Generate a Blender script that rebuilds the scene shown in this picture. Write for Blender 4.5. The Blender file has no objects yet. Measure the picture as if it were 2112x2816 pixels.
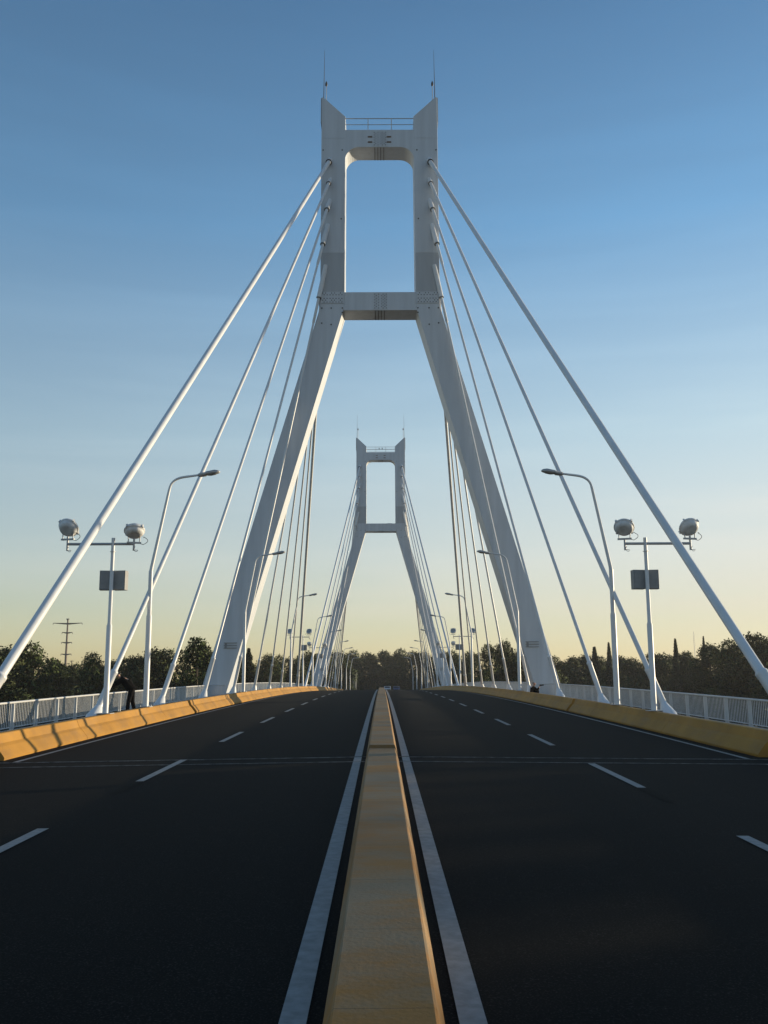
import bpy, math, random
import numpy as np
from mathutils import Vector, Matrix
PI = math.pi
SC = bpy.context.scene
COL = SC.collection

# ------------------------------------------------------------------ camera
cam_d = bpy.data.cameras.new("camera")
cam = bpy.data.objects.new("camera", cam_d); COL.objects.link(cam)
F_PX = 2600.0
cam_d.sensor_fit = 'VERTICAL'; cam_d.sensor_height = 36.0
cam_d.lens = F_PX / 2816 * 36
cam_d.clip_start = 0.1; cam_d.clip_end = 6000
pitch = math.atan(465 / F_PX)
yaw = math.atan(8.8 * math.cos(pitch) / F_PX)
roll = math.radians(0.25)
cy, sy, cp, sp = math.cos(yaw), math.sin(yaw), math.cos(pitch), math.sin(pitch)
Fv = Vector((sy * cp, cy * cp, sp)); Rv = Vector((cy, -sy, 0)); Uv = Rv.cross(Fv)
R2 = Rv * math.cos(roll) - Uv * math.sin(roll)
U2 = Uv * math.cos(roll) + Rv * math.sin(roll)
m = Matrix((R2, U2, -Fv)).transposed().to_4x4()
m.translation = Vector((0, 0, 1.925))
cam.matrix_world = m
SC.camera = cam

# ------------------------------------------------------------------ sky, sun, exposure
SUN_EL = math.radians(4.4)
SUN_AZ = math.radians(66.0)          # from +Y (ahead) towards +X (right)
w = bpy.data.worlds.new("World"); SC.world = w; w.use_nodes = True
nt = w.node_tree; nt.nodes.clear()
sky = nt.nodes.new("ShaderNodeTexSky"); sky.sky_type = 'NISHITA'; sky.sun_disc = False
sky.sun_elevation = SUN_EL; sky.sun_rotation = SUN_AZ
sky.altitude = 100; sky.air_density = 1.0; sky.dust_density = 0.4; sky.ozone_density = 2.5
bg = nt.nodes.new("ShaderNodeBackground"); bg.inputs[1].default_value = 0.15
ow = nt.nodes.new("ShaderNodeOutputWorld")
# thin high cloud streaks
tc = nt.nodes.new("ShaderNodeTexCoord")
mp = nt.nodes.new("ShaderNodeMapping"); mp.inputs['Scale'].default_value = (1.6, 1.6, 16)
mp.inputs['Rotation'].default_value = (0, math.radians(-7), 0)
nz = nt.nodes.new("ShaderNodeTexNoise"); nz.inputs['Scale'].default_value = 1.4; nz.inputs['Detail'].default_value = 6
nz.inputs['Distortion'].default_value = 0.4
cr = nt.nodes.new("ShaderNodeValToRGB"); cr.color_ramp.elements[0].position = 0.42; cr.color_ramp.elements[1].position = 0.74; cr.color_ramp.elements[0].color = (0.80, 0.80, 0.80, 1)
sx = nt.nodes.new("ShaderNodeSeparateXYZ")
mr = nt.nodes.new("ShaderNodeMapRange"); mr.inputs[1].default_value = -0.42; mr.inputs[2].default_value = 0.40; mr.inputs[3].default_value = 0.44
mz = nt.nodes.new("ShaderNodeMapRange"); mz.inputs[1].default_value = 1.15; mz.inputs[2].default_value = 0.20
mz2 = nt.nodes.new("ShaderNodeMapRange"); mz2.inputs[1].default_value = -0.25; mz2.inputs[2].default_value = 0.10
mu = nt.nodes.new("ShaderNodeMath"); mu.operation = 'MULTIPLY'
mu2 = nt.nodes.new("ShaderNodeMath"); mu2.operation = 'MULTIPLY'
mu3 = nt.nodes.new("ShaderNodeMath"); mu3.operation = 'MULTIPLY'
mu4 = nt.nodes.new("ShaderNodeMath"); mu4.operation = 'MULTIPLY'; mu4.inputs[1].default_value = 0.98
mx = nt.nodes.new("ShaderNodeMix"); mx.data_type = 'RGBA'; mx.blend_type = 'MIX'
vr = nt.nodes.new("ShaderNodeValToRGB")          # colour of the thin veil of high haze, by elevation
for k, (p_, c_) in enumerate([(0.0, (3.15, 2.65, 1.85)), (0.06, (3.15, 2.85, 2.2)), (0.13, (3.1, 3.1, 2.85)), (0.25, (2.35, 2.95, 3.2)), (0.45, (0.80, 1.85, 3.1)), (0.62, (0.34, 0.98, 1.95))]):
    e_ = vr.color_ramp.elements[k] if k < 2 else vr.color_ramp.elements.new(p_)
    e_.position = p_; e_.color = tuple(v / 3.2 for v in c_) + (1,)
vs_ = nt.nodes.new("ShaderNodeVectorMath"); vs_.operation = 'SCALE'; vs_.inputs['Scale'].default_value = 3.2
L = nt.links.new
L(tc.outputs['Generated'], mp.inputs[0]); L(mp.outputs[0], nz.inputs[0]); L(nz.outputs[0], cr.inputs[0])
L(tc.outputs['Generated'], sx.inputs[0]); L(sx.outputs[0], mr.inputs[0]); L(sx.outputs[2], mz.inputs[0]); L(sx.outputs[2], mz2.inputs[0])
L(cr.outputs[0], mu.inputs[0]); L(mr.outputs[0], mu.inputs[1])
L(mu.outputs[0], mu2.inputs[0]); L(mz.outputs[0], mu2.inputs[1])
L(mu2.outputs[0], mu3.inputs[0]); L(mz2.outputs[0], mu3.inputs[1])
L(mu3.outputs[0], mu4.inputs[0]); L(sx.outputs[2], vr.inputs[0]); L(vr.outputs[0], vs_.inputs[0]); L(vs_.outputs[0], mx.inputs[7])
L(mu4.outputs[0], mx.inputs[0]); L(sky.outputs[0], mx.inputs[6]); L(mx.outputs[2], bg.inputs[0])
L(bg.outputs[0], ow.inputs[0])

sun_d = bpy.data.lights.new("sun", 'SUN'); sun_d.energy = 4.1; sun_d.angle = math.radians(0.5)
sun_d.color = (1.0, 0.82, 0.55)
sun = bpy.data.objects.new("sun", sun_d); COL.objects.link(sun)
sdir = Vector((math.sin(SUN_AZ) * math.cos(SUN_EL), math.cos(SUN_AZ) * math.cos(SUN_EL), math.sin(SUN_EL)))
sun.rotation_euler = sdir.to_track_quat('Z', 'Y').to_euler()
sun.location = (60, 20, 30)
SC.view_settings.view_transform = 'Standard'; SC.view_settings.look = 'None'
SC.view_settings.exposure = 0.8; SC.view_settings.gamma = 1.0
SC.cycles.max_bounces = 6; SC.cycles.diffuse_bounces = 3

# ------------------------------------------------------------------ helpers
def mat(name, col, rough=0.6, metal=0.0, noise=None, bump=None, col2=None, coat=0.0, spec=0.5):
    """procedural material: base colour broken up by noise, optional bump"""
    M = bpy.data.materials.new(name); M.use_nodes = True
    n = M.node_tree; b = n.nodes["Principled BSDF"]
    b.inputs['Roughness'].default_value = rough; b.inputs['Metallic'].default_value = metal
    b.inputs['Specular IOR Level'].default_value = spec
    b.inputs['Base Color'].default_value = (*col, 1)
    t = n.nodes.new("ShaderNodeTexCoord")
    if noise:
        sc, amt = noise[0], noise[1]
        stretch = noise[2] if len(noise) > 2 else (1, 1, 1)
        mp = n.nodes.new("ShaderNodeMapping"); mp.inputs['Scale'].default_value = stretch
        a = n.nodes.new("ShaderNodeTexNoise"); a.inputs['Scale'].default_value = sc; a.inputs['Detail'].default_value = 8
        a.inputs['Roughness'].default_value = 0.62
        r = n.nodes.new("ShaderNodeValToRGB")
        c2 = col2 or tuple(c * (1 - amt) for c in col)
        r.color_ramp.elements[0].position = 0.36; r.color_ramp.elements[1].position = 0.66
        r.color_ramp.elements[0].color = (*c2, 1); r.color_ramp.elements[1].color = (*col, 1)
        n.links.new(t.outputs['Object'], mp.inputs[0]); n.links.new(mp.outputs[0], a.inputs[0])
        n.links.new(a.outputs[0], r.inputs[0]); n.links.new(r.outputs[0], b.inputs['Base Color'])
    if bump:
        a = n.nodes.new("ShaderNodeTexNoise"); a.inputs['Scale'].default_value = bump[0]; a.inputs['Detail'].default_value = 5
        bp = n.nodes.new("ShaderNodeBump"); bp.inputs['Strength'].default_value = bump[1]; bp.inputs['Distance'].default_value = bump[2]
        n.links.new(t.outputs['Object'], a.inputs[0]); n.links.new(a.outputs[0], bp.inputs['Height'])
        n.links.new(bp.outputs[0], b.inputs['Normal'])
    return M

M_white = mat("white_steel_paint", (0.52, 0.56, 0.62), 0.5, spec=0.3, noise=(1.0, 0.13, (2.2, 2.2, 0.16)), bump=(1.2, 0.06, 0.02))
M_white2 = mat("darker_steel_paint", (0.40, 0.425, 0.465), 0.5, spec=0.3, noise=(1.0, 0.13, (2.2, 2.2, 0.16)))  # slightly darker tone of the tower white
M_pipe = mat("white_pipe", (0.62, 0.64, 0.67), 0.38, noise=(1.5, 0.10))
M_lamp = mat("lamp_housing", (0.68, 0.70, 0.73), 0.6, noise=(4.0, 0.3), bump=(9, 0.5, 0.02))
M_galv = mat("galvanised_steel", (0.38, 0.39, 0.41), 0.45, metal=0.2, noise=(3.0, 0.18))
M_rail = mat("railing_paint", (0.50, 0.51, 0.52), 0.5, noise=(2.0, 0.15))
M_dark = mat("dark_metal", (0.03, 0.03, 0.035), 0.6)
M_box = mat("grey_cabinet", (0.23, 0.24, 0.255), 0.5, noise=(6, 0.15))
M_glass = mat("lamp_glass", (0.30, 0.32, 0.34), 0.15, noise=(5, 0.3))
M_bolt = mat("bolt_dark", (0.045, 0.05, 0.055), 0.6)
M_conc = mat("grey_concrete", (0.27, 0.26, 0.25), 0.85, noise=(2.0, 0.25), bump=(18, 0.25, 0.01))
M_ground = mat("ground_soil", (0.055, 0.065, 0.03), 0.95, noise=(0.05, 0.4), col2=(0.03, 0.04, 0.02))
M_skin = mat("skin", (0.35, 0.19, 0.13), 0.55)
M_black = mat("black_cloth", (0.006, 0.006, 0.007), 1.0, spec=0.1, noise=(20, 0.3))
M_navy = mat("dark_trousers", (0.007, 0.007, 0.009), 1.0, spec=0.1, noise=(20, 0.3))
M_hair = mat("dark_hair", (0.015, 0.010, 0.008), 0.6)
M_shoe = mat("shoe", (0.35, 0.32, 0.28), 0.7)
M_pole = mat("concrete_pole", (0.20, 0.16, 0.135), 0.8, noise=(0.6, 0.3))
M_bark = mat("bark", (0.06, 0.045, 0.03), 0.95, noise=(3, 0.4))

def asphalt():
    M = bpy.data.materials.new("asphalt"); M.use_nodes = True
    n = M.node_tree; b = n.nodes["Principled BSDF"]; l = n.links.new
    b.inputs['Roughness'].default_value = 0.9
    b.inputs['Specular IOR Level'].default_value = 0.06
    t = n.nodes.new("ShaderNodeTexCoord")
    a = n.nodes.new("ShaderNodeTexNoise"); a.inputs['Scale'].default_value = 70; a.inputs['Detail'].default_value = 4
    big = n.nodes.new("ShaderNodeTexNoise"); big.inputs['Scale'].default_value = 0.5; big.inputs['Detail'].default_value = 6
    mp = n.nodes.new("ShaderNodeMapping"); mp.inputs['Scale'].default_value = (1.6, 0.12, 1)
    l(t.outputs['Object'], mp.inputs[0]); l(mp.outputs[0], big.inputs[0]); l(t.outputs['Object'], a.inputs[0])
    r = n.nodes.new("ShaderNodeValToRGB")
    r.color_ramp.elements[0].position = 0.33; r.color_ramp.elements[0].color = (0.0046, 0.0042, 0.0037, 1)
    r.color_ramp.elements[1].position = 0.78; r.color_ramp.elements[1].color = (0.045, 0.040, 0.035, 1)
    e = r.color_ramp.elements.new(0.55); e.color = (0.0075, 0.0067, 0.0059, 1)
    r2 = n.nodes.new("ShaderNodeValToRGB")
    r2.color_ramp.elements[0].position = 0.3; r2.color_ramp.elements[0].color = (0.82, 0.82, 0.82, 1)
    r2.color_ramp.elements[1].position = 0.7; r2.color_ramp.elements[1].color = (1.14, 1.13, 1.11, 1)
    mx = n.nodes.new("ShaderNodeMix"); mx.data_type = 'RGBA'; mx.blend_type = 'MULTIPLY'; mx.inputs[0].default_value = 1
    l(a.outputs[0], r.inputs[0]); l(big.outputs[0], r2.inputs[0]); l(r.outputs[0], mx.inputs[6]); l(r2.outputs[0], mx.inputs[7])
    l(mx.outputs[2], b.inputs['Base Color'])
    bp = n.nodes.new("ShaderNodeBump"); bp.inputs['Strength'].default_value = 0.25; bp.inputs['Distance'].default_value = 0.004
    l(a.outputs[0], bp.inputs['Height']); l(bp.outputs[0], b.inputs['Normal'])
    return M
M_asph = asphalt()

def barrier_paint(name, paint, bare, wear, stretch, rough=0.7, seg=0):
    """ochre paint over concrete, worn and streaked, with pour marks"""
    M = bpy.data.materials.new(name); M.use_nodes = True
    n = M.node_tree; b = n.nodes["Principled BSDF"]; l = n.links.new
    b.inputs['Roughness'].default_value = rough; b.inputs['Specular IOR Level'].default_value = 0.3
    t = n.nodes.new("ShaderNodeTexCoord")
    mp = n.nodes.new("ShaderNodeMapping"); mp.inputs['Scale'].default_value = stretch
    a = n.nodes.new("ShaderNodeTexNoise"); a.inputs['Scale'].default_value = 1.0; a.inputs['Detail'].default_value = 10
    a.inputs['Roughness'].default_value = 0.7
    l(t.outputs['Object'], mp.inputs[0]); l(mp.outputs[0], a.inputs[0])
    r = n.nodes.new("ShaderNodeValToRGB")
    r.color_ramp.elements[0].position = wear[0]; r.color_ramp.elements[0].color = (*bare, 1)
    r.color_ramp.elements[1].position = wear[1]; r.color_ramp.elements[1].color = (*paint, 1)
    f = n.nodes.new("ShaderNodeTexNoise"); f.inputs['Scale'].default_value = 0.9; f.inputs['Detail'].default_value = 5
    l(t.outputs['Object'], f.inputs[0])
    r2 = n.nodes.new("ShaderNodeValToRGB")
    r2.color_ramp.elements[0].position = 0.3; r2.color_ramp.elements[0].color = (0.78, 0.76, 0.72, 1)
    r2.color_ramp.elements[1].position = 0.7; r2.color_ramp.elements[1].color = (1.08, 1.06, 1.05, 1)
    l(f.outputs[0], r2.inputs[0])
    mx = n.nodes.new("ShaderNodeMix"); mx.data_type = 'RGBA'; mx.blend_type = 'MULTIPLY'; mx.inputs[0].default_value = 1
    l(a.outputs[0], r.inputs[0]); l(r.outputs[0], mx.inputs[6]); l(r2.outputs[0], mx.inputs[7]); l(mx.outputs[2], b.inputs['Base Color'])
    if seg:
        sp_ = n.nodes.new("ShaderNodeSeparateXYZ"); l(t.outputs['Object'], sp_.inputs[0])
        wv = n.nodes.new("ShaderNodeMath"); wv.operation = 'MULTIPLY_ADD'; wv.inputs[1].default_value = 0.03; l(f.outputs[0], wv.inputs[0]); l(sp_.outputs[1], wv.inputs[2])
        dv = n.nodes.new("ShaderNodeMath"); dv.operation = 'DIVIDE'; dv.inputs[1].default_value = seg; l(wv.outputs[0], dv.inputs[0])
        fl = n.nodes.new("ShaderNodeMath"); fl.operation = 'FLOOR'; l(dv.outputs[0], fl.inputs[0])
        fr = n.nodes.new("ShaderNodeMath"); fr.operation = 'FRACT'; l(dv.outputs[0], fr.inputs[0])
        wn = n.nodes.new("ShaderNodeTexWhiteNoise"); wn.noise_dimensions = '1D'; l(fl.outputs[0], wn.inputs['W'])
        m1 = n.nodes.new("ShaderNodeMapRange"); m1.inputs[3].default_value = 0.90; m1.inputs[4].default_value = 1.10; l(wn.outputs['Value'], m1.inputs[0])
        m2 = n.nodes.new("ShaderNodeMapRange"); m2.inputs[1].default_value = 0.002; m2.inputs[2].default_value = 0.009; m2.inputs[3].default_value = 0.5; l(fr.outputs[0], m2.inputs[0])
        m3 = n.nodes.new("ShaderNodeMath"); m3.operation = 'MULTIPLY'; l(m1.outputs[0], m3.inputs[0]); l(m2.outputs[0], m3.inputs[1])
        mx2 = n.nodes.new("ShaderNodeMix"); mx2.data_type = 'RGBA'; mx2.blend_type = 'MULTIPLY'; mx2.inputs[0].default_value = 1
        l(mx.outputs[2], mx2.inputs[6]); l(m3.outputs[0], mx2.inputs[7]); l(mx2.outputs[2], b.inputs['Base Color'])
    g = n.nodes.new("ShaderNodeTexNoise"); g.inputs['Scale'].default_value = 30; g.inputs['Detail'].default_value = 4
    l(t.outputs['Object'], g.inputs[0])
    bp = n.nodes.new("ShaderNodeBump"); bp.inputs['Strength'].default_value = 0.3; bp.inputs['Distance'].default_value = 0.006
    l(g.outputs[0], bp.inputs['Height']); l(bp.outputs[0], b.inputs['Normal'])
    return M
M_barrier = barrier_paint("ochre_barrier_paint", (0.355, 0.182, 0.026), (0.285, 0.158, 0.045), (0.34, 0.52), (2.0, 0.8, 2.0))
M_median = barrier_paint("worn_median_paint", (0.265, 0.125, 0.022), (0.205, 0.152, 0.088), (0.42, 0.60), (0.6, 1.1, 1.0), seg=1.37)

def paint_mat(name, col, dirt):
    M = mat(name, col, 0.65, noise=(9, 0.2), col2=tuple(c * dirt for c in col), bump=(60, 0.3, 0.004))
    return M
M_line = paint_mat("road_line_paint", (0.24, 0.24, 0.24), 0.65)
M_ghost = mat("worn_line_paint", (0.0125, 0.0115, 0.0105), 0.9, spec=0.05, noise=(5, 0.5))

def leafmat(name, c1, c2):
    M = bpy.data.materials.new(name); M.use_nodes = True
    n = M.node_tree; b = n.nodes["Principled BSDF"]; l = n.links.new
    b.inputs['Roughness'].default_value = 0.75; b.inputs['Specular IOR Level'].default_value = 0.2
    t = n.nodes.new("ShaderNodeTexCoord"); a = n.nodes.new("ShaderNodeTexNoise")
    a.inputs['Scale'].default_value = 0.8; a.inputs['Detail'].default_value = 6
    r = n.nodes.new("ShaderNodeValToRGB"); r.color_ramp.elements[0].position = 0.35; r.color_ramp.elements[1].position = 0.68
    r.color_ramp.elements[0].color = (*c1, 1); r.color_ramp.elements[1].color = (*c2, 1)
    l(t.outputs['Object'], a.inputs[0]); l(a.outputs[0], r.inputs[0]); l(r.outputs[0], b.inputs['Base Color'])
    return M
M_leaf = [leafmat("leaves_dark", (0.026, 0.042, 0.014), (0.048, 0.070, 0.022)),
          leafmat("leaves_olive", (0.035, 0.050, 0.020), (0.075, 0.090, 0.032)),
          leafmat("leaves_mid", (0.035, 0.055, 0.018), (0.070, 0.100, 0.028)),
          leafmat("leaves_cypress", (0.022, 0.034, 0.018), (0.040, 0.055, 0.025))]

class MB:
    def __init__(s): s.v = []; s.f = []; s.m = []; s.sm = []
    def add(s, vs, fs, mi=0, smooth=False):
        o = len(s.v); s.v += [tuple(x) for x in vs]
        for f in fs: s.f.append(tuple(i + o for i in f)); s.m.append(mi); s.sm.append(smooth)
        return s
    def box(s, x0, x1, y0, y1, z0, z1, mi=0):
        return s.add([(x0, y0, z0), (x1, y0, z0), (x1, y1, z0), (x0, y1, z0), (x0, y0, z1), (x1, y0, z1), (x1, y1, z1), (x0, y1, z1)],
                     [(0, 3, 2, 1), (4, 5, 6, 7), (0, 1, 5, 4), (1, 2, 6, 5), (2, 3, 7, 6), (3, 0, 4, 7)], mi)
    def obox(s, c, ax, ay, az, mi=0):
        c = Vector(c); ax = Vector(ax); ay = Vector(ay); az = Vector(az)
        vs = [c + ax * i + ay * j + az * k for k in (-1, 1) for j in (-1, 1) for i in (-1, 1)]
        return s.add(vs, [(0, 2, 3, 1), (4, 5, 7, 6), (0, 1, 5, 4), (1, 3, 7, 5), (3, 2, 6, 7), (2, 0, 4, 6)], mi)
    def tube(s, pts, rad, n=12, cap=True, mi=0, smooth=True):
        pts = [Vector(p) for p in pts]
        if not hasattr(rad, '__len__'): rad = [rad] * len(pts)
        rings = []; up = None
        for i, p in enumerate(pts):
            a = pts[max(i - 1, 0)]; b = pts[min(i + 1, len(pts) - 1)]
            d = (b - a).normalized()
            if up is None:
                up = d.cross(Vector((0, 0, 1)))
                if up.length < 0.05: up = d.cross(Vector((0, 1, 0)))
                up.normalize()
            up = (up - d * up.dot(d)).normalized(); q = d.cross(up)
            rings.append([p + (up * math.cos(2 * PI * k / n) + q * math.sin(2 * PI * k / n)) * rad[i] for k in range(n)])
        vs = [v for r in rings for v in r]; fs = []
        for i in range(len(pts) - 1):
            for k in range(n):
                fs.append((i * n + k, i * n + (k + 1) % n, (i + 1) * n + (k + 1) % n, (i + 1) * n + k))
        s.add(vs, fs, mi, smooth)
        if cap:
            s.add(rings[0], [tuple(range(n))[::-1]], mi); s.add(rings[-1], [tuple(range(n))], mi)
        return s
    def prism(s, poly, y0, y1, mi=0, close=True):
        """polygon in XZ extruded along Y; poly counter-clockwise seen from -Y"""
        n = len(poly)
        vs = [(x, y0, z) for x, z in poly] + [(x, y1, z) for x, z in poly]
        fs = [tuple(range(n)), tuple(range(2 * n - 1, n - 1, -1))]
        fs += [(i, i + n, (i + 1) % n + n, (i + 1) % n) for i in range(n)]
        return s.add(vs, fs, mi)
    def mesh(s, name, mats):
        me = bpy.data.meshes.new(name); me.from_pydata(s.v, [], s.f)
        for mm in (mats if isinstance(mats, (list, tuple)) else [mats]): me.materials.append(mm)
        me.polygons.foreach_set('material_index', s.m); me.polygons.foreach_set('use_smooth', s.sm)
        me.update(); return me
    def build(s, name, mats, parent=None):
        return link(bpy.data.objects.new(name, s.mesh(name, mats)), parent)

def link(o, parent=None):
    COL.objects.link(o)
    if parent is not None: o.parent = parent
    return o
def tag(o, label=None, cat=None, group=None, kind=None):
    if label: o['label'] = label
    if cat: o['category'] = cat
    if group: o['group'] = group
    if kind: o['kind'] = kind
    return o
def empty(name, loc, label, cat, group=None, rz=0):
    o = bpy.data.objects.new(name, None); o.empty_display_size = 0.5
    o.location = loc; o.rotation_euler = (0, 0, rz); COL.objects.link(o)
    return tag(o, label, cat, group)
def copy_tree(o, parent=None):
    c = o.copy(); COL.objects.link(c)
    if parent is not None: c.parent = parent
    for ch in o.children: copy_tree(ch, c)
    return c
def bevel(o, wdt=0.02, seg=2):
    b = o.modifiers.new("bevel", 'BEVEL'); b.width = wdt; b.segments = seg; b.limit_method = 'ANGLE'; b.angle_limit = math.radians(35)
    return o

# ------------------------------------------------------------------ deck profile
S0, K0, Y0, CF = 0.0225, 0.000252, 140.0, 0.012
def zc(y):
    yy = min(y, Y0)
    return S0 * yy - K0 * yy * yy / 2 + (S0 - K0 * Y0) * max(y - Y0, 0)
def zd(x, y): return zc(y) - CF * abs(x)
T1, T2 = 60.4, 153.5                  # front faces of the two towers
DECK_END = 212.0

def yrange(a, b, st):
    n = max(1, int(round((b - a) / st))); return [a + (b - a) * i / n for i in range(n + 1)]
def sweep(mb, prof, ys, mi=0, caps=True, smooth=False):
    """profile [(x, dz above the deck line)] swept along y on the deck curve"""
    n = len(prof); vs = []; fs = []
    for y in ys: vs += [(x, y, zd(x, y) + dz) for x, dz in prof]
    for i in range(len(ys) - 1):
        for k in range(n): fs.append((i * n + k, i * n + (k + 1) % n, (i + 1) * n + (k + 1) % n, (i + 1) * n + k))
    if caps: fs.append(tuple(range(n))[::-1]); fs.append(tuple(range((len(ys) - 1) * n, len(ys) * n)))
    mb.add(vs, fs, mi, smooth)
def strip(mb, x0, x1, ys, dz, mi=0):
    vs = []; fs = []
    for y in ys: vs += [(x0, y, zd(x0, y) + dz), (x1, y, zd(x1, y) + dz)]
    for i in range(len(ys) - 1): fs.append((2 * i, 2 * i + 1, 2 * i + 3, 2 * i + 2))
    mb.add(vs, fs, mi)

# ------------------------------------------------------------------ setting
g = MB(); g.add([(-2500, -300, -8), (2500, -300, -8), (2500, 4500, -8), (-2500, 4500, -8)], [(0, 1, 2, 3)])
tag(g.build("ground", M_ground), kind='structure')
M_water = mat("river_water", (0.03, 0.04, 0.04), 0.08, bump=(1.5, 0.3, 0.05))
g = MB(); g.add([(-900, 62, -7.99), (900, 55, -7.99), (900, 152, -7.99), (-900, 150, -7.99)], [(0, 1, 2, 3)])
tag(g.build("river", M_water), kind='structure')

xs = [-8.6, -6, -4, -2, -0.7, 0, 0.7, 2, 4, 6, 8.6]
road = MB(); ys = [-12, 0] + yrange(2, 19.03, 2) + yrange(19.72, 150, 2.2) + yrange(155, 330, 8)
def road_part(ys):
    vs = [(x, y, zd(x, y)) for y in ys for x in xs]; n = len(xs); fs = []
    for i in range(len(ys) - 1):
        for k in range(n - 1): fs.append((i * n + k, i * n + k + 1, (i + 1) * n + k + 1, (i + 1) * n + k))
    road.add(vs, fs)
road_part([-12] + yrange(0, 19.05, 2)); road_part(yrange(20.02, 330, 2.5))
tag(road.build("road", M_asph), kind='structure')
# expansion joint: steel edges and sunk seal
jt = MB()
for y0 in (19.0, 19.95):
    sweep(jt, [(-8.2, -0.05), (0, -0.05), (8.2, -0.05), (8.2, 0.006), (0, 0.006), (-8.2, 0.006)], [y0, y0 + 0.065], 0)
sweep(jt, [(-8.2, -0.06), (0, -0.06), (8.2, -0.06), (8.2, -0.004), (0, -0.004), (-8.2, -0.004)], [19.0655, 19.9495], 1)
M_joint = mat("joint_steel", (0.17, 0.17, 0.172), 0.85, spec=0.1, noise=(6, 0.7))
tag(jt.build("expansion_joint", [M_joint, M_asph]), kind='structure')

mk = MB()
for sgn in (-1, 1):
    for a, b in ((-10, 18.99), (20.01, 200)):
        x0, x1 = sorted((sgn * 0.410, sgn * 0.560)); strip(mk, x0, x1, yrange(a, b, 2.5), 0.010)
        if a < 0: xa, xb = sorted((sgn * 0.410, sgn * 0.560)); strip(mk, xa, xb, [19.08, 19.94], 0.006)
        x0, x1 = sorted((sgn * 7.47, sgn * 7.58)); strip(mk, x0, x1, yrange(a, b, 2.5), 0.010)
for i in range(14):
    y = 16.35 + 8.15 * (i - 1)
    yr = 15.25 + 7.75 * (i - 1)
    for sgn, yy in ((-1, y), (1, yr)):
        x0, x1 = sorted((sgn * 3.98, sgn * 4.12))
        strip(mk, x0, x1, yrange(yy, yy + 3.6, 1.2), 0.010)
        strip(mk, x0 - 0.01, x1 + 0.01, yrange(yy - 1.5, yy - 0.01, 0.75), 0.007, 1)
tag(mk.build("lane_markings", [M_line, M_ghost]), kind='structure')

for sgn, nm in ((-1, 'left'), (1, 'right')):
    wk = MB()
    pr = [(sgn * 8.52, 0.11), (sgn * 9.45, 0.12), (sgn * 11.15, 0.13), (sgn * 11.15, -0.9), (sgn * 8.52, -0.9)]
    if sgn < 0: pr = pr[::-1]
    for a, b in ((-12, T1 - 0.25), (T1 + 2.4, T2 - 0.25), (T2 + 2.4, DECK_END)):
        sweep(wk, pr, yrange(a, b, 4))
    pr = [(sgn * 8.52, 0.11), (sgn * 9.35, 0.12), (sgn * 9.35, -0.9), (sgn * 8.52, -0.9)]
    if sgn < 0: pr = pr[::-1]
    for a in (T1, T2): sweep(wk, pr, [a - 0.249, a + 2.399])
    tag(wk.build("walkway", M_conc), kind='structure')

# ------------------------------------------------------------------ median kerb and side barriers
def median(y0, y1, label):
    mb = MB()
    pr = [(-0.325, -0.02), (0.335, -0.02), (0.325, 0.05), (0.265, 0.245), (0.250, 0.256), (-0.238, 0.256), (-0.250, 0.245), (-0.315, 0.05)]
    t = empty("median_kerb", (0, y0, zc(y0)), label, 'kerb', 'ochre median kerb sections')
    sweep(mb, pr, yrange(y0, y1, 2))
    mb.v = [(x, y - y0, z - zc(y0)) for x, y, z in mb.v]
    mb.build("kerb_body", M_median, t)
median(-6, 18.95, 'low ochre concrete median kerb running from the bottom of the photo to the joint')
median(19.78, 205, 'low ochre concrete median kerb running on beyond the joint to the crest')

def barrier(sgn, y0, y1, grooves, label):
    base = [(7.95, -0.02), (7.935, 0.05), (7.96, 0.09), (8.10, 0.27), (8.17, 0.33), (8.245, 0.515), (8.265, 0.53), (8.43, 0.53), (8.445, 0.515), (8.50, -0.02)]
    t = empty("concrete_barrier", (sgn * 8.2, y0, zd(8.2, y0)), label, 'barrier', 'ochre concrete side barriers')
    mb = MB()
    cuts = sorted([gy for gy in grooves if y0 + .3 < gy < y1 - .3])
    a = y0
    for gy in cuts + [y1]:
        pr = [(sgn * x, z) for x, z in base]
        if sgn < 0: pr = pr[::-1]
        e = gy - (0.012 if gy != y1 else 0)
        sweep(mb, pr, yrange(a, e, 3))
        if gy != y1:
            pr2 = [(sgn * (x + (0.025 if i < 7 else -0.02)), z - (0.02 if 5 < i < 8 else 0)) for i, (x, z) in enumerate(base)]
            if sgn < 0: pr2 = pr2[::-1]
            sweep(mb, pr2, [e + 0.0005, gy + 0.0115])
        a = gy + 0.012
    x0 = sgn * 8.2; zz = zd(8.2, y0)
    mb.v = [(x - x0, y - y0, z - zz) for x, y, z in mb.v]
    mb.build("barrier_body", M_barrier, t)
gl = [26.2, 35.8, 46.2, 50.0, 62.0, 71.5, 81.5, 92, 102, 112, 122, 132, 142]
for sgn, side in ((-1, 'left'), (1, 'right')):
    gg = gl if sgn < 0 else [27.5, 36.8, 49, 61, 73, 85, 97, 109, 121, 133, 145]
    barrier(sgn, -6, 19.3, [3, 12], 'ochre concrete barrier piece at the %s edge of the photo, nearest the camera' % side)
    barrier(sgn, 20.5, 41.0, gg, 'ochre concrete barrier on the %s between the expansion joint and the first wide gap' % side)
    barrier(sgn, 41.5, 150.3, gg, 'long ochre concrete barrier on the %s running past the near tower leg' % side)
    barrier(sgn, 150.8, 205, [160, 170, 180, 190, 200], 'short far end of the ochre concrete barrier on the %s, by the crest' % side)

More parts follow.
